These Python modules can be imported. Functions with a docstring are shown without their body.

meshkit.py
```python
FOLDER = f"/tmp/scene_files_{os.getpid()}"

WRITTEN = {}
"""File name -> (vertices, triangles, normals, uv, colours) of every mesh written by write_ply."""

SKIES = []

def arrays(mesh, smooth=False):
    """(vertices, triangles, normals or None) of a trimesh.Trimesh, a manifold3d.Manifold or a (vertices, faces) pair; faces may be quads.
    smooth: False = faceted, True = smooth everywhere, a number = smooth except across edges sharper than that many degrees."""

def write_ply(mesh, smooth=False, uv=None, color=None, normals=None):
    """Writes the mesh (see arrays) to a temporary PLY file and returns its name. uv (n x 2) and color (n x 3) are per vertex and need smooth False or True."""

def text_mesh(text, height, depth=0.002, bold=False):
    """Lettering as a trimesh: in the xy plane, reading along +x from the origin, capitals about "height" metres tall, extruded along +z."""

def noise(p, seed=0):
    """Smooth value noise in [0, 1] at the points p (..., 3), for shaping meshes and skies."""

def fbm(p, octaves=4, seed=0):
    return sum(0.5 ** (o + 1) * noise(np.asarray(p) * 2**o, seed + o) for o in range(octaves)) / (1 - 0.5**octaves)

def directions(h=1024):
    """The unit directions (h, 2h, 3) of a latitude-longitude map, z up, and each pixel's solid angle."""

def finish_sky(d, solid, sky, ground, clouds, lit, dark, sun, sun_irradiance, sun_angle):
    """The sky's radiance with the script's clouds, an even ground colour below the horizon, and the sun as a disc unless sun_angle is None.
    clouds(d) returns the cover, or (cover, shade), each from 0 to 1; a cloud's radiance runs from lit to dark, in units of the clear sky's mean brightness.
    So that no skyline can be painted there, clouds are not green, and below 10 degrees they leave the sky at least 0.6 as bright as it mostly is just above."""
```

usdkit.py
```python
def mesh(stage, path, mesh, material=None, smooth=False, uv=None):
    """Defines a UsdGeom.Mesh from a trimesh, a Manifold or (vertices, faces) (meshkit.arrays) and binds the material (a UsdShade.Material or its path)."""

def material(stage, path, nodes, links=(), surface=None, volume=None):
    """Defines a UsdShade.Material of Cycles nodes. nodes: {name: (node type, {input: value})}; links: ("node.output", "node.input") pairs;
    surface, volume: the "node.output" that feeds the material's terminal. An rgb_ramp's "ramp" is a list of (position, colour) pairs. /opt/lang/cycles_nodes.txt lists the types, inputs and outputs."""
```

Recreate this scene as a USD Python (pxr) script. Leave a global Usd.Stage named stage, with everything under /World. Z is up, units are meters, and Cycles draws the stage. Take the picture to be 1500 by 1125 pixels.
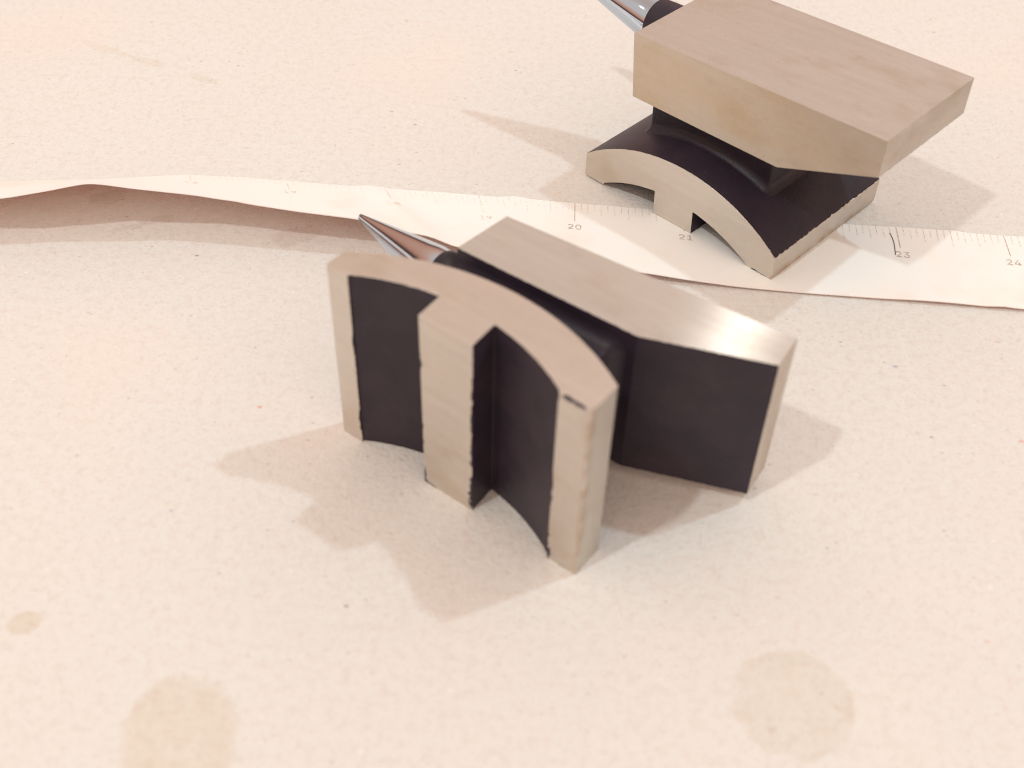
import math
import numpy as np
import trimesh
import shapely.geometry as sg
from scipy.interpolate import PchipInterpolator
import usdkit, meshkit
from pxr import Usd, UsdGeom, UsdLux, UsdShade, Gf, Sdf

stage = Usd.Stage.CreateInMemory()
UsdGeom.SetStageUpAxis(stage, UsdGeom.Tokens.z)
UsdGeom.SetStageMetersPerUnit(stage, 1.0)
UsdGeom.Xform.Define(stage, '/World')
UsdGeom.Scope.Define(stage, '/World/Looks')
MM = 0.001

# ------------------------------------------------------------------ camera
cam = UsdGeom.Camera.Define(stage, '/World/camera')
Rv, Uv, Fv = (0.99939174, 0.0248752, 0.02444107), (-0.03487322, 0.71286998, 0.70042861), (0.0, 0.70085491, -0.71330386)
cam.AddTransformOp().Set(Gf.Matrix4d(*Rv, 0, *Uv, 0, *[-c for c in Fv], 0, 0, 0, 0.18325619, 1))
cam.CreateHorizontalApertureAttr(36.0)
cam.CreateVerticalApertureAttr(27.0)
cam.CreateFocalLengthAttr(36.0 * 1814.445 / 1500)
cam.CreateClippingRangeAttr(Gf.Vec2f(0.01, 20))
cam.CreateFStopAttr(36.0 * 1814.445 / 1500 / 2.8)
cam.CreateFocusDistanceAttr(0.30)
cam.CreateExposureAttr(0.02)


# ------------------------------------------------------------------ node graph helper
class G:
    def __init__(s):
        s.n, s.l = {}, []

    def add(s, kind, out, **inp):
        name = 'n%d' % len(s.n)
        vals = {}
        for k, v in inp.items():
            if isinstance(v, str) and '.' in v:
                s.l.append((v, name + '.' + k))
            else:
                vals[k] = v
        s.n[name] = (kind, vals)
        return name + '.' + out

    def m(s, op, a, b=0.5, c=0.0, clamp=False):
        return s.add('math', 'value', math_type=op, value1=a, value2=b, value3=c, use_clamp=clamp)

    def noise(s, vec, scale, detail=2.0, rough=0.5, out='fac'):
        return s.add('noise_texture', out, vector=vec, scale=float(scale), detail=float(detail), roughness=float(rough))

    def step(s, v, lo, hi, a=0.0, b=1.0):
        return s.add('map_range', 'result', range_type='smoothstep', value=v, from_min=float(lo), from_max=float(hi), to_min=float(a), to_max=float(b), clamp=True)

    def lin(s, v, lo, hi, a=0.0, b=1.0):
        return s.add('map_range', 'result', range_type='linear', value=v, from_min=float(lo), from_max=float(hi), to_min=float(a), to_max=float(b), clamp=True)

    def mix(s, f, a, b, mode='mix'):
        return s.add('mix_color', 'result', blend_type=mode, fac=f, a=a, b=b)

    def mapping(s, vec, loc=(0, 0, 0), rot=(0, 0, 0), scale=(1, 1, 1)):
        return s.add('mapping', 'vector', mapping_type='point', vector=vec, location=loc, rotation=rot, scale=scale)

    def done(s, name, surface):
        return usdkit.material(stage, '/World/Looks/' + name, s.n, s.l, surface=surface)


# ------------------------------------------------------------------ light of the room: dim surroundings and two ceiling lamps
g = G()
gen = g.add('texture_coordinate', 'generated')
sep = g.add('separate_xyz', 'z', vector=gen)
ramp = g.add('rgb_ramp', 'color', fac=g.lin(sep, -1, 1), ramp=[
    (0.0, (0.30, 0.18, 0.13)), (0.50, (0.10, 0.05, 0.04)), (0.53, (0.24, 0.11, 0.08)), (0.57, (0.80, 0.36, 0.23)), (0.66, (0.99, 0.57, 0.40)), (0.75, (0.96, 0.80, 0.71)), (0.90, (0.96, 0.78, 0.68)), (1.0, (0.84, 0.60, 0.48))])
room = g.done('room_light', g.add('background_shader', 'background', color=ramp, strength=0.835))
dome = UsdLux.DomeLight.Define(stage, '/World/room_light')
UsdShade.MaterialBindingAPI.Apply(dome.GetPrim()).Bind(room)


def lamp(name, direction, dist, radius, irradiance, color):
    """A round ceiling bulb that gives the table the wanted irradiance / pi."""
    d = np.array(direction, float)
    d /= np.linalg.norm(d)
    p = np.array([0.01, 0.2, 0.0]) + d * dist
    L = UsdLux.SphereLight.Define(stage, '/World/' + name)
    L.CreateRadiusAttr(radius)
    L.CreateNormalizeAttr(False)
    # radiance = E / (pi r^2 / dist^2)
    L.CreateIntensityAttr(float(irradiance * dist ** 2 / radius ** 2 / d[2]))
    L.CreateColorAttr(Gf.Vec3f(*color))
    L.AddTranslateOp().Set(Gf.Vec3d(*map(float, p)))


lamp('ceiling_lamp', (0.52, 0.215, 1.0), 2.0, 0.034, 0.185, (0.74, 1.0, 1.12))
lamp('ceiling_lamp_001', (-0.46, -0.37, 1.0), 2.0, 0.034, 0.205, (0.95, 1.0, 0.98))

# ------------------------------------------------------------------ scene helpers
taken = {}


def path_for(name, parent):
    base = (parent.GetPath().pathString if parent else '/World') + '/' + name
    k = taken.get(base, -1) + 1
    taken[base] = k
    return base if k == 0 else '%s_%03d' % (base, k)


def tag(prim, **kw):
    for k, v in kw.items():
        prim.SetCustomDataByKey(k, v)
    return prim


def thing(name, label, category, loc, rotx=0, rotz=0, group=None):
    x = UsdGeom.Xform.Define(stage, path_for(name, None))
    x.AddTranslateOp().Set(Gf.Vec3d(*[float(c) for c in loc]))
    x.AddRotateZOp().Set(math.degrees(rotz))
    if rotx:
        x.AddRotateXOp().Set(float(rotx))
    tag(x.GetPrim(), label=label, category=category)
    if group:
        tag(x.GetPrim(), group=group)
    return x.GetPrim()


def obj(name, mesh, mat, parent=None, smooth=False):
    return usdkit.mesh(stage, path_for(name, parent), mesh, mat, smooth=smooth).GetPrim()


# ------------------------------------------------------------------ materials
def board_material():
    g = G()
    pos = g.add('geometry', 'position')
    warp = g.noise(pos, 260, 3, 0.6, 'color')
    n1 = g.noise(pos, 22, 4, 0.55)
    n2 = g.noise(pos, 480, 4, 0.6)
    n3 = g.noise(pos, 1100, 3, 0.6)
    col = g.mix(g.step(n1, 0.35, 0.65), (0.700, 0.690, 0.655), (0.700, 0.702, 0.668))
    col = g.mix(g.step(n2, 0.42, 0.72, 0, 0.28), col, (0.60, 0.51, 0.45))
    col = g.mix(g.step(n3, 0.50, 0.75, 0, 0.42), col, (0.58, 0.49, 0.43))
    # pinkish clouding
    col = g.mix(g.step(g.noise(g.mapping(pos, loc=(3, 1, 0)), 14, 2), 0.5, 0.75, 0, 0.3), col, (0.79, 0.665, 0.60))

    # liquid stains with ragged rims: centre, radii (mm), angle, tone
    def stain(col, c, r, ang, tone, amount, rim=0.0, rag=1.2):
        w = g.add('vector_math', 'vector', vector_type=0) if False else None
        shifted = g.add('vector_math', 'vector', math_type='multiply_add', vector1=warp, vector2=(rag * MM * 2, rag * MM * 2, 0), vector3=pos)
        q = g.mapping(shifted, loc=(-c[0] * MM - rag * MM, -c[1] * MM - rag * MM, 0))
        q = g.mapping(q, rot=(0, 0, -ang))
        q = g.mapping(q, scale=(1000.0 / r[0], 1000.0 / r[1], 0))
        L = g.add('vector_math', 'value', math_type='length', vector1=q)
        f = g.m('multiply', g.step(L, 0.80, 1.06, amount * 0.85, 0.0), g.lin(g.noise(pos, 120, 4, 0.6), 0.3, 0.7, 0.6, 1.0))
        col = g.mix(f, col, tone, 'multiply')
        if rim:
            rr = g.m('multiply', g.step(L, 0.80, 0.97), g.step(L, 0.97, 1.05, 1, 0))
            rr = g.m('multiply', rr, g.m('multiply', g.step(g.noise(pos, 90, 2), 0.35, 0.62), rim))
            col = g.mix(rr, col, tone, 'multiply')
        return col
    T = (0.89, 0.81, 0.70)
    col = stain(col, (-51.5, 97.5), (9.6, 12.2), 0.1, T, 0.75, 0.35)
    col = stain(col, (48.6, 107.8), (10.2, 10.0), 0.3, (0.88, 0.82, 0.73), 0.55, 0.55)
    col = stain(col, (-82.6, 118.2), (3.0, 2.4), 0.4, T, 0.85, 0.2, 0.6)
    col = stain(col, (-116.0, 305.0), (9.5, 1.5), -0.45, T, 0.4, 0.0, 1.2)
    col = stain(col, (-103.0, 299.3), (6.0, 1.7), -0.42, T, 0.55, 0.0, 1.2)
    col = stain(col, (-86.4, 291.8), (5.0, 1.6), -0.48, T, 0.55, 0.0, 1.0)
    col = stain(col, (-99.0, 238.0), (5.0, 2.6), 0.3, (0.72, 0.66, 0.64), 0.55, 0.0, 2.5)
    col = stain(col, (-88.0, 228.5), (8.0, 1.6), 0.5, (0.78, 0.70, 0.66), 0.45, 0.0, 3.5)
    col = stain(col, (-52.0, 226.0), (7.0, 3.0), 0.2, (0.80, 0.70, 0.66), 0.45, 0.0, 3.5)

    # fibres and specks pressed into the board
    def specks(col, cell, r0, r1, thr, tone, amount, stretch=(1, 1.8), rot=0.0, off=0.0):
        v = g.mapping(pos, loc=(off, off * 0.7, 0), rot=(0, 0, rot), scale=(stretch[0], stretch[1], 0))
        v = g.add('vector_math', 'vector', math_type='multiply_add', vector1=warp, vector2=(0.0009, 0.0009, 0), vector3=v)
        vor = g.add('voronoi_texture', 'distance', vector=v, scale=1000.0 / cell)
        name = vor.split('.')[0]
        rnd = g.add('separate_xyz', 'x', vector=name + '.color')
        f = g.m('multiply', g.step(vor, r0, r1, 1, 0), g.m('greater_than', rnd, thr))
        rnd2 = g.add('separate_xyz', 'y', vector=name + '.color')
        f = g.m('multiply', f, g.lin(rnd2, 0, 1, 0.25 * amount, amount))
        return g.mix(f, col, tone)
    col = specks(col, 3.4, 0.03, 0.16, 0.62, (0.34, 0.27, 0.25), 0.55, (1, 1.7), 0.5)
    col = specks(col, 8.0, 0.02, 0.085, 0.66, (0.14, 0.10, 0.10), 0.85, (1, 2.2), -0.4, 0.31)
    col = specks(col, 11.0, 0.02, 0.07, 0.80, (0.62, 0.17, 0.12), 0.65, (1, 1.5), 0.9, 0.77)
    col = specks(col, 13.0, 0.02, 0.07, 0.80, (0.22, 0.22, 0.36), 0.6, (1, 1.4), 0.2, 1.31)
    col = specks(col, 6.0, 0.02, 0.12, 0.60, (0.95, 0.87, 0.79), 0.8, (1, 2.6), 1.2, 2.1)
    col = specks(col, 5.0, 0.02, 0.15, 0.66, (0.66, 0.45, 0.36), 0.45, (1, 3.0), 2.0, 1.7)

    h = g.m('add', g.m('multiply', n2, 0.6), g.m('add', g.m('multiply', n3, 0.6), g.m('multiply', g.noise(pos, 90, 2), 0.5)))
    b = g.add('bump', 'normal', height=h, strength=0.62, distance=0.0008)
    return g.done('board', g.add('principled_bsdf', 'BSDF', base_color=col, roughness=0.85, specular_ior_level=0.15, normal=b))


def metal_nodes(g, op, axis_u, tint=1.0, base_rough=0.34):
    """Ground steel: brushed along the thing's length, brown and grey stains. Returns colour, roughness, height."""
    brush = g.noise(g.mapping(op, scale=(90, 2400, 2600)), 1.0, 3, 0.6)
    brush2 = g.noise(g.mapping(op, scale=(60, 500, 700)), 1.0, 3, 0.55)
    stain = g.noise(g.mapping(op, scale=(55, 80, 80)), 1.0, 5, 0.62)
    stain2 = g.noise(g.mapping(op, loc=(0.3, 0.7, 0.1)), 120, 3, 0.6)
    c = g.mix(g.step(brush2, 0.2, 0.8), (0.735 * tint, 0.710 * tint, 0.675 * tint), (0.755 * tint, 0.730 * tint, 0.695 * tint))
    c = g.mix(g.step(stain, 0.52, 0.74, 0, 0.5), c, (0.62 * tint, 0.55 * tint, 0.45 * tint))
    c = g.mix(g.step(stain2, 0.58, 0.76, 0, 0.35), c, (0.58 * tint, 0.52 * tint, 0.48 * tint))
    rough = g.m('add', g.m('multiply', brush2, 0.12), g.m('multiply_add', stain, 0.08, base_rough))
    c = g.mix(g.step(brush, 0.42, 0.68, 0, 0.09), c, (0.60 * tint, 0.54 * tint, 0.48 * tint))
    c = g.mix(g.step(g.noise(op, 1300, 2), 0.71, 0.78, 0, 0.5), c, (0.30, 0.22, 0.17))
    return c, rough, brush, stain


def block_material(name, kind, D, w0=0.0, Dp=0.0, ulen=56.5, under=None, key=(22.0, 33.2), edges=(), tint=1.0, groove=0.0, tone=(1.0, 0.982, 0.945), endtone=None):
    """kind flange / plate / cast. Black paint where the piece was left as cast, bare ground steel where it was machined."""
    g = G()
    op = g.add('texture_coordinate', 'object')
    sx = g.add('separate_xyz', 'x', vector=op)
    nm = sx.split('.')[0]
    x, y, z = nm + '.x', nm + '.y', nm + '.z'
    rag = g.noise(op, 900, 4, 0.65)
    rag2 = g.noise(op, 260, 3, 0.6)
    t = g.m('multiply_add', g.step(rag, 0.42, 0.75), 0.32 * MM, 0.05 * MM)
    # black paint with faint texture
    pc = g.mix(g.step(g.noise(op, 150, 3), 0.35, 0.7), (0.016, 0.0115, 0.0200), (0.024, 0.0165, 0.0270))
    pc = g.mix(g.step(g.noise(g.mapping(op, loc=(.2, .1, .4)), 55, 5, 0.65), 0.50, 0.75, 0, 0.6), pc, (0.036, 0.025, 0.032))
    pc = g.mix(g.step(g.noise(op, 2400, 2), 0.70, 0.80, 0, 0.5), pc, (0.16, 0.12, 0.11))
    pb = g.add('bump', 'normal', height=g.noise(op, 1500, 3), strength=0.22, distance=0.0004)
    paint = g.add('principled_bsdf', 'BSDF', base_color=pc, roughness=0.47, specular_ior_level=0.38, normal=pb)
    if kind == 'cast':
        return g.done(name, paint)
    c, rough, brush, stain_ = metal_nodes(g, op, 'x', tint, 0.20 if groove else 0.24)
    if kind == 'flange':
        rust = g.m('multiply', g.step(x, (ulen - 1.0) * MM, (ulen - 0.1) * MM), g.step(rag2, 0.35, 0.65, 0.05, 0.5))
        c = g.mix(g.m('multiply', rust, g.step(z, 2.5 * MM, 0.5 * MM)), c, (0.46, 0.29, 0.15))
    c = g.mix(1.0, c, tone, 'multiply')
    if endtone:   # golden reflected light put into the colour of the end faces
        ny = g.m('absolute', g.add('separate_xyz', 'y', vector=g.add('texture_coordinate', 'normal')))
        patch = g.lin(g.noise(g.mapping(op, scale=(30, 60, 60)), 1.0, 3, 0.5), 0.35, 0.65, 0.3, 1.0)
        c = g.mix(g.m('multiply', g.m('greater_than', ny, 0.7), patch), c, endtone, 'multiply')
    if kind == 'plate':   # darker reflections painted into the colour of the narrow end
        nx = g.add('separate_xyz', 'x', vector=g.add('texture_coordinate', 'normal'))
        dim_reflection = g.lin(g.noise(g.mapping(op, scale=(60, 60, 140)), 1.0, 4, 0.6), 0.3, 0.65, 0.45, 1.0)
        c = g.mix(g.m('multiply', g.m('greater_than', nx, 0.7), dim_reflection), c, (0.76, 0.70, 0.64), 'multiply')
    tang = g.add('vector_transform', 'vector', transform_type='vector', convert_from='object', convert_to='world', vector=(math.cos(groove), 0.0, math.sin(groove)))
    mb = g.add('bump', 'normal', height=brush, strength=0.05, distance=0.0002)
    satin = g.add('principled_bsdf', 'BSDF', base_color=c, metallic=1.0, roughness=g.m('add', rough, 0.08), anisotropic=0.6, anisotropic_rotation=0.25, tangent=tang, normal=mb)
    # grinding grooves: fine ridges along the length that fan the lamps' reflections out across them
    gv = g.mapping(g.mapping(op, rot=(0.0, groove, 0.0)), scale=(2.5, 16000, 16000))
    ridge = g.add('bump', 'normal', height=g.noise(gv, 1.0, 2, 0.6), strength=1.0, distance=0.00065 if groove else 0.00008)
    ground = g.add('principled_bsdf', 'BSDF', base_color=c, metallic=1.0, roughness=g.m('multiply_add', stain_, 0.10, 0.09 if groove else 0.17), normal=ridge)
    if kind == 'plate':   # long straight grinding marks: a sheen that is narrow along them and wide across them
        ground = g.add('glossy_bsdf', 'BSDF', distribution='ggx', color=c, roughness=g.m('multiply_add', g.noise(g.mapping(g.mapping(op, rot=(0.0, groove, 0.0)), scale=(3, 900, 900)), 1.0, 3), 0.14, 0.22), anisotropy=0.86, tangent=tang, normal=mb)
    metal = g.add('mix_closure', 'closure', fac=0.31 if kind == 'plate' else 0.65, closure1=satin, closure2=ground)

    def less(a, b):
        return g.m('less_than', a, b)

    def great(a, b):
        return g.m('greater_than', a, b)
    if kind == 'flange':
        m = great(y, g.m('multiply', t, -0.5))
        m = g.m('maximum', m, less(y, g.m('subtract', g.m('multiply', t, 0.5), D * MM)))
        land = less(z, g.m('multiply_add', t, 1.0, 0.05 * MM))
        # chipped black along the key's right edge and the right land's foot
        chip = g.m('multiply', great(g.m('multiply_add', rag2, 5.0 * MM, x), (key[1] + 1.9) * MM), less(x, (key[1] + 1) * MM))
        chip = g.m('multiply', chip, g.m('multiply', great(y, -0.32 * D * MM), great(rag, 0.44)))
        chip2 = g.m('multiply', less(g.m('multiply_add', rag2, 5.0 * MM, x), (ulen - 3.0) * MM), great(x, (ulen - 9) * MM))
        chip2 = g.m('multiply', chip2, great(y, -3.2 * MM))
        chips = g.m('maximum', chip, chip2)
        wear = g.m('multiply_add', g.m('add', g.m('multiply', g.noise(op, 420, 5, 0.7), 0.6), g.m('multiply', g.noise(op, 80, 2), 1.4)), 3.0 * MM, -3.12 * MM)
        for xe in edges:
            d = g.m('absolute', g.m('subtract', x, xe * MM))
            chips = g.m('maximum', chips, less(d, wear))
        chips = g.m('maximum', chips, great(y, g.m('multiply_add', wear, -1.0, -0.12 * MM)))
        land = g.m('multiply', land, g.m('subtract', 1.0, chips))
        m = g.m('maximum', m, land)
        m = g.m('maximum', m, less(x, g.m('multiply', t, 0.8)))
        m = g.m('maximum', m, great(x, g.m('subtract', ulen * MM, t)))
        # a streak of paint left along the front edge of the right land
        streak = g.m('multiply', less(y, g.m('multiply_add', rag, 1.5 * MM, (-D - 0.35) * MM)), g.m('multiply', less(z, g.m('multiply_add', rag2, 2.0 * MM, -0.5 * MM)), g.m('multiply', great(x, (ulen - 5.6) * MM), less(x, (ulen - 1.2) * MM))))
        m = g.m('multiply', m, g.m('subtract', 1.0, streak))
    else:
        (x3, z3), (xk, zk), (x1, z1) = under
        s1, s2 = (zk - z3) / (xk - x3), (z1 - zk) / (x1 - xk)
        d1 = g.m('subtract', z, g.m('multiply_add', x, s1, (z3 - s1 * x3) * MM))
        d2 = g.m('subtract', z, g.m('multiply_add', x, s2, (zk - s2 * xk) * MM))
        d = g.m('minimum', d1, d2)
        m = great(d, g.m('multiply', t, 0.8))
        e = g.m('maximum', less(y, g.m('add', (w0 - D) * MM, g.m('multiply', t, 0.5))), great(y, g.m('subtract', (w0 + Dp - D) * MM, g.m('multiply', t, 0.5))))
        m = g.m('maximum', m, e)
    return g.done(name, g.add('mix_closure', 'closure', fac=m, closure1=paint, closure2=metal))


def chrome_material():
    g = G()
    op = g.add('texture_coordinate', 'object')
    n = g.noise(g.mapping(op, scale=(2200, 60, 60)), 1.0, 2)
    b = g.add('bump', 'normal', height=n, strength=0.03, distance=0.0002)
    return g.done('chrome', g.add('principled_bsdf', 'BSDF', base_color=(0.56, 0.65, 0.76), metallic=1.0, roughness=0.06, normal=b))


def tape_material():
    g = G()
    pos = g.add('geometry', 'position')
    n = g.noise(pos, 60, 4, 0.6)
    c = g.mix(g.step(n, 0.45, 0.75), (0.90, 0.99, 0.965), (0.89, 0.955, 0.90))
    c = g.mix(g.step(g.noise(pos, 35, 3, 0.5), 0.58, 0.72, 0, 0.4), c, (0.85, 0.78, 0.66))
    h = g.noise(pos, 2500, 2)
    b = g.add('bump', 'normal', height=g.m('add', h, g.m('multiply', g.noise(pos, 120, 2), 2.0)), strength=0.15, distance=0.0003)
    top = g.add('principled_bsdf', 'BSDF', base_color=c, roughness=0.6, specular_ior_level=0.3, normal=b)
    thru = g.add('translucent_bsdf', 'BSDF', color=(1.0, 0.24, 0.08), normal=b)
    return g.done('tape_cloth', g.add('mix_closure', 'closure', fac=0.165, closure1=top, closure2=thru))


def ink_material(name, col):
    g = G()
    pos = g.add('geometry', 'position')
    c = g.mix(g.step(g.noise(pos, 1500, 3), 0.35, 0.7), col, tuple(min(1, 1.7 * v + 0.05) for v in col))
    return g.done(name, g.add('principled_bsdf', 'BSDF', base_color=c, roughness=0.7, specular_ior_level=0.2))


BOARD = board_material()
CHROME = chrome_material()
TAPE = tape_material()
INK = ink_material('printed_ink', (0.40, 0.33, 0.29))
TICK = ink_material('printed_tick', (0.62, 0.53, 0.45))
FAINT = ink_material('overexposed_ink', (0.62, 0.55, 0.47))  # left-hand numerals and inch marks: overexposure put into a paler ink colour
FAINTER = ink_material('overexposed_tick', (0.74, 0.67, 0.58))  # left-hand ticks: the same washed-out light put into their colour
PEN = ink_material('pen_ink', (0.10, 0.08, 0.08))

# ------------------------------------------------------------------ the setting: the board everything lies on
xs, ys = np.linspace(-0.6, 0.6, 61), np.linspace(-0.25, 0.95, 61)
XX, YY = np.meshgrid(xs, ys, indexing='ij')
top = trimesh.creation.box((1.2, 1.2, 0.012))
top.apply_translation((0, 0.35, -0.006))
tag(obj('work_surface', top, BOARD), kind='structure', label='pale cream fibre board with specks and round stains', category='board')


# ------------------------------------------------------------------ solid builders (millimetres, local x = length, y = depth (front face at -depth, back at 0), z = height over the machined lands)
def extrude_section(poly, y_front, y_back, chamfer=0.0):
    """Polygon in (x, z) pulled along y, with small chamfers at both end faces."""
    polys = []
    if chamfer:
        polys = [(poly.buffer(-chamfer, join_style=2), y_front, y_front - chamfer)]
    pts = np.array(poly.exterior.coords)[:-1]
    if not sg.LinearRing(pts).is_ccw:
        pts = pts[::-1]
    n = len(pts)
    if chamfer:
        e = np.roll(pts, -1, 0) - pts
        nrm = np.stack([-e[:, 1], e[:, 0]], 1)
        nrm /= np.linalg.norm(nrm, axis=1, keepdims=True)
        a, b = np.roll(nrm, 1, 0), nrm
        k = (a + b) / np.maximum(1 + (a * b).sum(1, keepdims=True), 0.35)
        inner = pts + k * chamfer
        rings = [(inner, y_front), (pts, y_front - chamfer), (pts, y_back + chamfer), (inner, y_back)]
    else:
        rings = [(pts, y_front), (pts, y_back)]
    V = np.concatenate([np.column_stack([p[:, 0], np.full(n, y), p[:, 1]]) for p, y in rings])
    F = []
    for r in range(len(rings) - 1):
        for i in range(n):
            j = (i + 1) % n
            p0, p1, q0, q1 = r * n + i, r * n + j, (r + 1) * n + i, (r + 1) * n + j
            F += [(p0, q0, p1), (p1, q0, q1)]
    v2, f2 = trimesh.creation.triangulate_polygon(sg.Polygon(rings[0][0]), engine='earcut')
    # map the cap's vertices back onto the ring
    ring0 = rings[0][0]
    idx = np.array([np.argmin(((ring0 - v) ** 2).sum(1)) for v in v2])
    last = (len(rings) - 1) * n
    for t in idx[f2]:
        F.append((t[0], t[1], t[2]))
        F.append((last + t[2], last + t[1], last + t[0]))
    m = trimesh.Trimesh(V * MM, np.array(F), process=False)
    m.fix_normals()
    return m


def arc(x0, z0, x1, z1, rise, n, a=0.0, b=1.0):
    """Points along the circular arc from (x0, z0) to (x1, z1) that rises 'rise' above its chord, between fractions a and b."""
    c = math.hypot(x1 - x0, z1 - z0)
    R = (c * c / 4 + rise * rise) / (2 * rise)
    half = math.asin(c / 2 / R)
    mx, mz = (x0 + x1) / 2, (z0 + z1) / 2
    ux, uz = (x1 - x0) / c, (z1 - z0) / c
    out = []
    for k in range(n + 1):
        th = -half + 2 * half * (a + (b - a) * k / n)
        p, q = R * math.sin(th), R * math.cos(th) - (R - rise)
        out.append((mx + ux * p - uz * q, mz + uz * p + ux * q))
    return out


L0 = 56.5


def flange_section(zl, zr, rise, key, inner, landl, landr):
    outer = arc(0.0, zl, L0, zr, rise, 48)
    inn = [(landl - 0.05, 0.45)] + arc(landl + 0.1, 0.6, landr - 0.1, 0.6, inner - 0.6, 60) + [(landr + 0.05, 0.45)]
    k0, k1, kt = key
    left = [p for p in inn if p[0] < k0 - 0.2]
    right = [p for p in inn if p[0] > k1 + 0.2]
    zin = lambda x: float(np.interp(x, [p[0] for p in inn], [p[1] for p in inn]))
    pts = [(0.0, 0.0)] + outer + [(L0, 0.0), (landr, 0.0)] + right[::-1] + [(k1 - 0.3, zin(k1)), (k1, 0.0), (k0, 0.0), (k0 - 0.3, zin(k0))] + left[::-1] + [(landl, 0.0)]
    clean = []
    for p in pts:
        if not clean or math.hypot(p[0] - clean[-1][0], p[1] - clean[-1][1]) > 0.05:
            clean.append(p)
    poly = sg.Polygon(clean).buffer(0)
    return poly.buffer(-0.18, quad_segs=3).buffer(0.36, quad_segs=3).buffer(-0.18, quad_segs=3).simplify(0.012), outer


def web_mesh(outer, x0, x1, y0, y1, top, r=2.4, rc=0.9):
    """The cast neck between the curved flange and the plate: rounded corners, a fillet flaring at both ends."""
    base = sg.box(x0, y1, x1, y0).buffer(-rc).buffer(rc, quad_segs=5)
    pts = np.array(base.exterior.coords)[:-1]
    if not sg.LinearRing(pts).is_ccw:
        pts = pts[::-1]
    P = []
    for i in range(len(pts)):                      # split the long sides
        a, b = pts[i], pts[(i + 1) % len(pts)]
        k = max(1, int(np.hypot(*(b - a)) / 2.0))
        P += [a + (b - a) * t / k for t in range(k)]
    P = np.array(P)
    t = np.roll(P, -1, 0) - np.roll(P, 1, 0)
    nrm = np.stack([t[:, 1], -t[:, 0]], 1)
    nrm /= np.linalg.norm(nrm, axis=1, keepdims=True)
    ox, oz = np.array([p[0] for p in outer]), np.array([p[1] for p in outer])
    zo = lambda x: np.interp(np.clip(x, 0.6, L0 - 0.6), ox, oz)
    rings = []
    for th in np.linspace(0, math.pi / 2, 7):
        off, h = r * (1 - math.sin(th)), r * (1 - math.cos(th))
        Q = P + nrm * off
        rings.append(np.column_stack([Q, zo(Q[:, 0]) + h - 0.25]))
    r2 = 3.4
    for th in np.linspace(math.pi / 2, 0, 8):
        off, h = r2 * (1 - math.sin(th)), r2 * (1 - math.cos(th))
        Q = P + nrm * off
        rings.append(np.column_stack([Q, top(Q[:, 0]) - h + 0.15]))
    n = len(P)
    V = np.concatenate(rings)
    F = []
    for k in range(len(rings) - 1):
        for i in range(n):
            j = (i + 1) % n
            F += [(k * n + i, k * n + j, (k + 1) * n + i), (k * n + j, (k + 1) * n + j, (k + 1) * n + i)]
    m = trimesh.Trimesh(V * MM, np.array(F), process=False)
    return m


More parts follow.
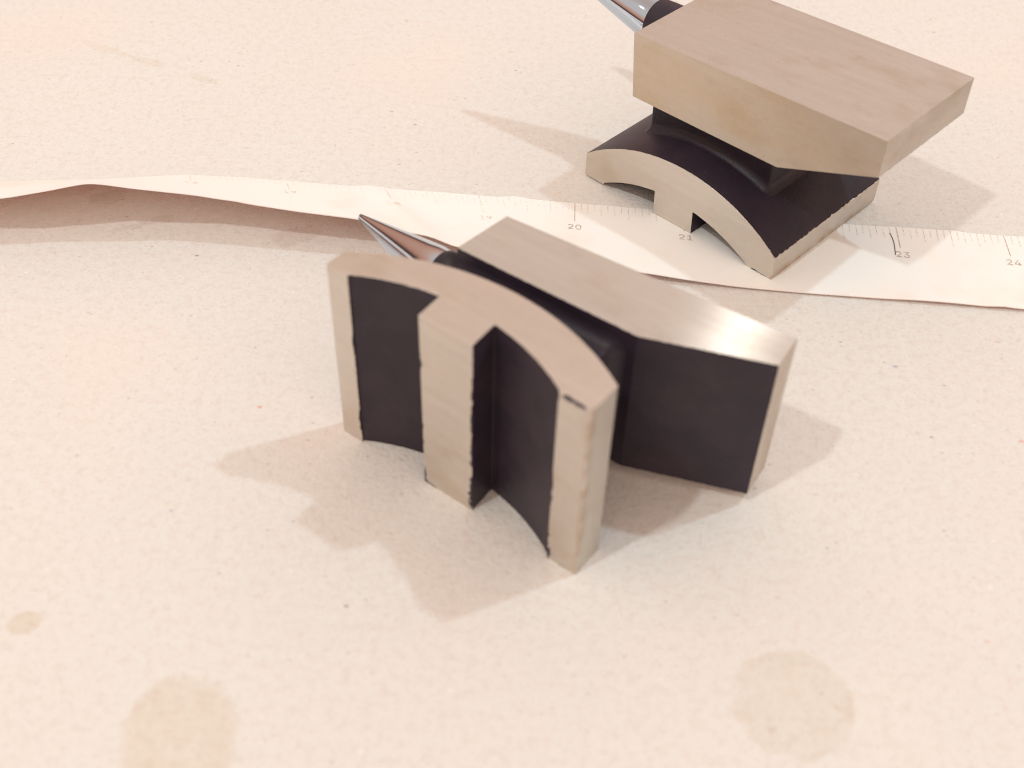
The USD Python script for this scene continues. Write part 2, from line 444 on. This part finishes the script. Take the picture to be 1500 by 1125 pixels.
def lathe_x(profile, centre0, centre1, n=40):
    """Turned part along -x: profile rows (x, radius); its axis runs from centre0 (y, z) at the first x to centre1 at the last."""
    V, F = [], []
    xa, xb = profile[0][0], profile[-1][0]
    for x, r in profile:
        f = (x - xa) / (xb - xa)
        cy, cz = (np.array(centre0) * (1 - f) + np.array(centre1) * f)
        for k in range(n):
            a = 2 * math.pi * k / n
            V.append((x, cy + r * math.cos(a), cz + r * math.sin(a)))
    rows = len(profile)
    for i in range(rows - 1):
        for k in range(n):
            j = (k + 1) % n
            F += [(i * n + k, i * n + j, (i + 1) * n + k), (i * n + j, (i + 1) * n + j, (i + 1) * n + k)]
    V += [(xa, *centre0), (xb, *centre1)]
    for k in range(n):
        j = (k + 1) % n
        F += [(rows * n, k, j)][::-1] + [(rows * n + 1, (rows - 1) * n + j, (rows - 1) * n + k)]
    m = trimesh.Trimesh(np.array(V) * MM, np.array(F), process=False)
    m.fix_normals()
    return m


def shoe(tagname, label, loc, rotx, rotz, D, w0, Dp, sec, plate, pin, tint=1.0, groove=0.0):
    poly, outer = flange_section(*sec)
    t = thing('machined_block', label, 'metal block', loc, rotx, rotz)
    P0, P3, PK, P1, P2 = plate
    obj('curved_flange', extrude_section(poly, 0.0, -D, 0.04), block_material(tagname + '_flange_steel', 'flange', D, key=sec[3], edges=(sec[5], sec[3][0], sec[3][1], sec[6]), tint=tint), t, smooth=25)
    under = lambda x: np.where(x < PK[0], P3[1] + (PK[1] - P3[1]) * (x - P3[0]) / (PK[0] - P3[0]), PK[1] + (P1[1] - PK[1]) * (x - PK[0]) / (P1[0] - PK[0]))
    obj('web', web_mesh(outer, 9.8, 45.2, -11.0, -D + 11.0, under), CAST, t, smooth=40)
    pp = sg.Polygon([P0, P3, PK, P1, P2])
    pp = pp.buffer(-0.05).buffer(0.05, quad_segs=1)
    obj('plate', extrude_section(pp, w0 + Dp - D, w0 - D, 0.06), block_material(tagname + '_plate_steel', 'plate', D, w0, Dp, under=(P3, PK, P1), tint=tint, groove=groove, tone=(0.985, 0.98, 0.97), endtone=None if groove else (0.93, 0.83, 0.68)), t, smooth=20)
    (yb, zb), (yt, zt), xb, xt, rb, rt, collar = pin
    xs_ = P3[0] + 2.5
    obj('boss', lathe_x([(xs_, collar + .4), (xb + 3.5, collar + 0.2), (xb + 0.6, collar), (xb + 0.1, collar - 0.25), (xb, rb * 0.85)], (yb, zb), (yb, zb)), CAST, t, smooth=40)
    prof = [(xb + 0.4, rb * 0.97), (xb - 0.3, rb), (xb - 2.5, rb * 0.985)]
    for k in range(1, 13):
        f = k / 12
        prof.append((xb - 2.5 + (xt - xb + 2.5) * f, rb * 0.985 + (rt - rb * 0.985) * (f ** 1.05)))
    prof += [(xt - rt * 0.5, rt * 0.8), (xt - rt * 0.85, rt * 0.4)]
    obj('tapered_pin', lathe_x(prof, (yb, zb), (yt, zt)), CHROME, t, smooth=40)
    return t


CAST = block_material('black_cast', 'cast', 43)
D = 43.0
FAR, NEAR = (16.344, 253.746, -0.7463), (-33.154, 165.467, -0.62733)
# the origin of a block lies at its back lower edge; the far block rests on its lands, the near one stands on its end
fa = FAR[2]
shoe('far', 'steel block lying on the tape with its broad flat plate on top',
     ((FAR[0] - D * math.sin(fa)) * MM, (FAR[1] + D * math.cos(fa)) * MM, 0.00045), 0, fa, D, 6.2, 34.2,
     (6.2, 6.3, 10.1, (21.9, 33.3, 6.0), 6.8, 6.2, 49.5),
     ((5.9, 38.9), (7.4, 23.0), (48.6, 24.0), (72.0, 33.5), (71.8, 42.3)),
     ((-19.6, 32.6), (-25.1, 40.0), -1.0, -30.0, 5.2, 0.7, 5.5), tint=0.91)
na = NEAR[2]
shoe('near', 'steel block standing on end in front of the tape, showing its ribbed black inner face',
     (NEAR[0] * MM, NEAR[1] * MM, 0.0), -90, na, D, 6.2, 34.2,
     (4.4, 7.3, 8.9, (21.0, 32.7, 6.2), 6.6, 5.0, 50.0),
     ((11.4, 37.2), (10.0, 23.8), (49.4, 24.8), (72.2, 33.8), (71.5, 41.8)),
     ((-19.6, 31.6), (-12.0, 42.1), -1.0, -32.5, 5.0, 0.75, 5.2), groove=0.100, tint=0.94)

# ------------------------------------------------------------------ the measuring tape
W = 26.8
st = [(-190, 243, .3, -183, 222, 5), (-160, 242, .3, -151, 220.5, 8), (-125.9, 242.8, .3, -116, 221.1, 11.9), (-114.6, 243.7, .3, -105.6, 222.5, 13.4), (-104.3, 244.6, .3, -96.1, 224, 14.8),
      (-93.6, 246.2, .3, -85.9, 224.4, 13.4), (-81.1, 247.9, .3, -73.3, 225.2, 11.6), (-68.8, 247.6, .3, -61.7, 224.2, 10.5), (-56.9, 246.8, .3, -50, 223, 9.7),
      (-43.4, 245.8, .3, -36.7, 221.7, 9.2), (-32.8, 245.1, .3, -24.5, 221.0, 6.3), (-19.9, 244.3, .3, -12, 219.5, 3.3), (-6.6, 243.4, .3, -2.0, 217.5, 2.6),
      (13.7, 241.9, .3, 13.0, 215.4, 2.8), (28, 240.8, .3, 27.5, 214.5, 2.5), (40, 240.0, .3, 39.0, 213.4, 1.6), (52, 239.2, .3, 50.8, 212.4, .9), (65, 238.34, .3, 63.4, 211.5, .7), (90.4, 236.66, .3, 88.6, 209.9, .8), (115.8, 234.98, .3, 114, 208.2, .9), (190, 230.0, .3, 188.2, 203.2, .8)]
st = np.array(st, float)
bx = st[:, 0]
from scipy.ndimage import gaussian_filter1d
fine = np.arange(-195.0, 195.0, 0.5)
fB = [(lambda v: (lambda q: np.interp(q, fine, v)))(gaussian_filter1d(0.5 * PchipInterpolator(bx, st[:, k])(fine) + 0.5 * np.interp(fine, bx, st[:, k]), 2.0, mode='nearest')) for k in range(6)]
inch_x = PchipInterpolator([13, 14, 15, 16, 17, 18, 19, 20, 21, 22, 23, 24, 25, 26], [-153, -129, -105.5, -81, -57, -32.8, -9.7, 13.7, 39.7, 65.1, 90.4, 115.8, 141.2, 166.6])


def on_tape(x, t, lift=0.0):
    """Point of the tape: x along its back edge, t millimetres in from that edge, lifted off the cloth."""
    x, t = np.asarray(x, float), np.asarray(t, float)
    B = np.stack([fB[0](x), fB[1](x), fB[2](x)], -1)
    Fp = np.stack([fB[3](x), fB[4](x), fB[5](x)], -1)
    d = Fp - B
    P = B + d * (t / W)[..., None]
    along = np.array([1.0, -0.03, 0.0])
    n = np.cross(d, along)
    n /= np.linalg.norm(n, axis=-1, keepdims=True)
    n *= np.sign(n[..., 2:3])
    mask = np.clip((9 - x) / 10, 0, 1) + np.clip((x - 78) / 10, 0, 1)
    crease = np.maximum(0, 1 - np.abs((x + 0.45 * t + 1.0) / 4.5)) * 0.5 + np.maximum(0, 1 - np.abs((x - 0.3 * t + 36) / 5)) * 0.6 + np.maximum(0, 1 - np.abs((x + 0.2 * t + 66) / 4)) * 0.6 + np.maximum(0, 1 - np.abs((x - 0.25 * t - 104) / 3.5)) * 0.35
    lift = lift + mask * (crease * np.clip((x + 60) / 25, 0.25, 1) + 0.16 * np.clip((x + 30) / 30, 0, 1) * (1 + np.sin(0.21 * x + 0.25 * t)))
    lift = np.asarray(lift)[..., None]
    return P + n * lift


tape = thing('measuring_tape', 'cream cloth measuring tape with inch marks running across the board', 'measuring tape', (0, 0, 0))
gx = np.linspace(-185, 185, 186)
gt = np.linspace(0, W, 9)
A, T = np.meshgrid(gx, gt, indexing='ij')
up = on_tape(A, T, 0.0)
dn = on_tape(A, T, -0.22)
n0, n1 = A.shape
V = np.concatenate([up.reshape(-1, 3), dn.reshape(-1, 3)])
idx = np.arange(n0 * n1).reshape(n0, n1)
F = []
for i in range(n0 - 1):
    for j in range(n1 - 1):
        a, b, c, d_ = idx[i, j], idx[i + 1, j], idx[i + 1, j + 1], idx[i, j + 1]
        F += [(a, c, b), (a, d_, c)]
        k = n0 * n1
        F += [(k + a, k + b, k + c), (k + a, k + c, k + d_)]
    for j, s in ((0, 1), (n1 - 1, -1)):
        a, b = idx[i, j], idx[i + 1, j]
        k = n0 * n1
        q = [(a, b, k + b), (a, k + b, k + a)]
        F += [tuple(r[::s]) for r in q]
m = trimesh.Trimesh(V * MM, np.array(F), process=False)
m.fix_normals()
obj('cloth_band', m, TAPE, tape, smooth=50)


def strip(x0, x1, t0, t1, n=3):
    """A printed bar on the tape."""
    ts = np.linspace(t0, t1, n + 1)
    V = []
    for t in ts:
        V += [on_tape(x0, t, 0.05), on_tape(x1, t, 0.05)]
    F = []
    for k in range(n):
        a = 2 * k
        F += [(a, a + 2, a + 1), (a + 1, a + 2, a + 3)]
    return trimesh.Trimesh(np.array(V) * MM, np.array(F), process=False)


for inch in range(16, 25):
    for k in range(16):
        x = float(inch_x(inch + k / 16.0))
        if x > 124 or x < -100:
            continue
        if k == 0:
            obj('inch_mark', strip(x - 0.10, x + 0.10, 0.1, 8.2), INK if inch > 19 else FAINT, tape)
        else:
            ln = 6.0 if k == 8 else (5.0 if k % 4 == 0 else (4.3 if k % 2 == 0 else 3.3))
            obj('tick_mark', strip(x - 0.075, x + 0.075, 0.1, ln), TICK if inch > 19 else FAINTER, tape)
    tm = meshkit.text_mesh(str(inch), 2.0, 0.01)
    v = np.array(tm.vertices)
    xc = float(inch_x(inch)) + (0.3 if inch > 20 else 0.0)
    v = v - [(v[:, 0].min() + v[:, 0].max()) / 2, 0, 0]
    keep = tm.face_normals[:, 2] > 0.5
    pts = on_tape(xc + v[:, 0] * 1.05, 11.6 - v[:, 1], 0.05)
    m = trimesh.Trimesh(pts * MM, tm.faces[keep], process=False)
    m.remove_unreferenced_vertices()
    if -100 < xc < 124:
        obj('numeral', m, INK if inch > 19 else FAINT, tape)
pv = []
for k, t in enumerate(np.linspace(2.6, 11.0, 9)):
    x = float(inch_x(23)) - 1.75 + 0.25 * math.sin(k * 0.5) + 0.06 * k
    pv += [on_tape(x - 0.11, t, 0.06), on_tape(x + 0.11, t, 0.06)]
obj('pen_stroke', trimesh.Trimesh(np.array(pv) * MM, np.array([f for k in range(8) for f in ((2 * k, 2 * k + 2, 2 * k + 1), (2 * k + 1, 2 * k + 2, 2 * k + 3))]), process=False), PEN, tape)
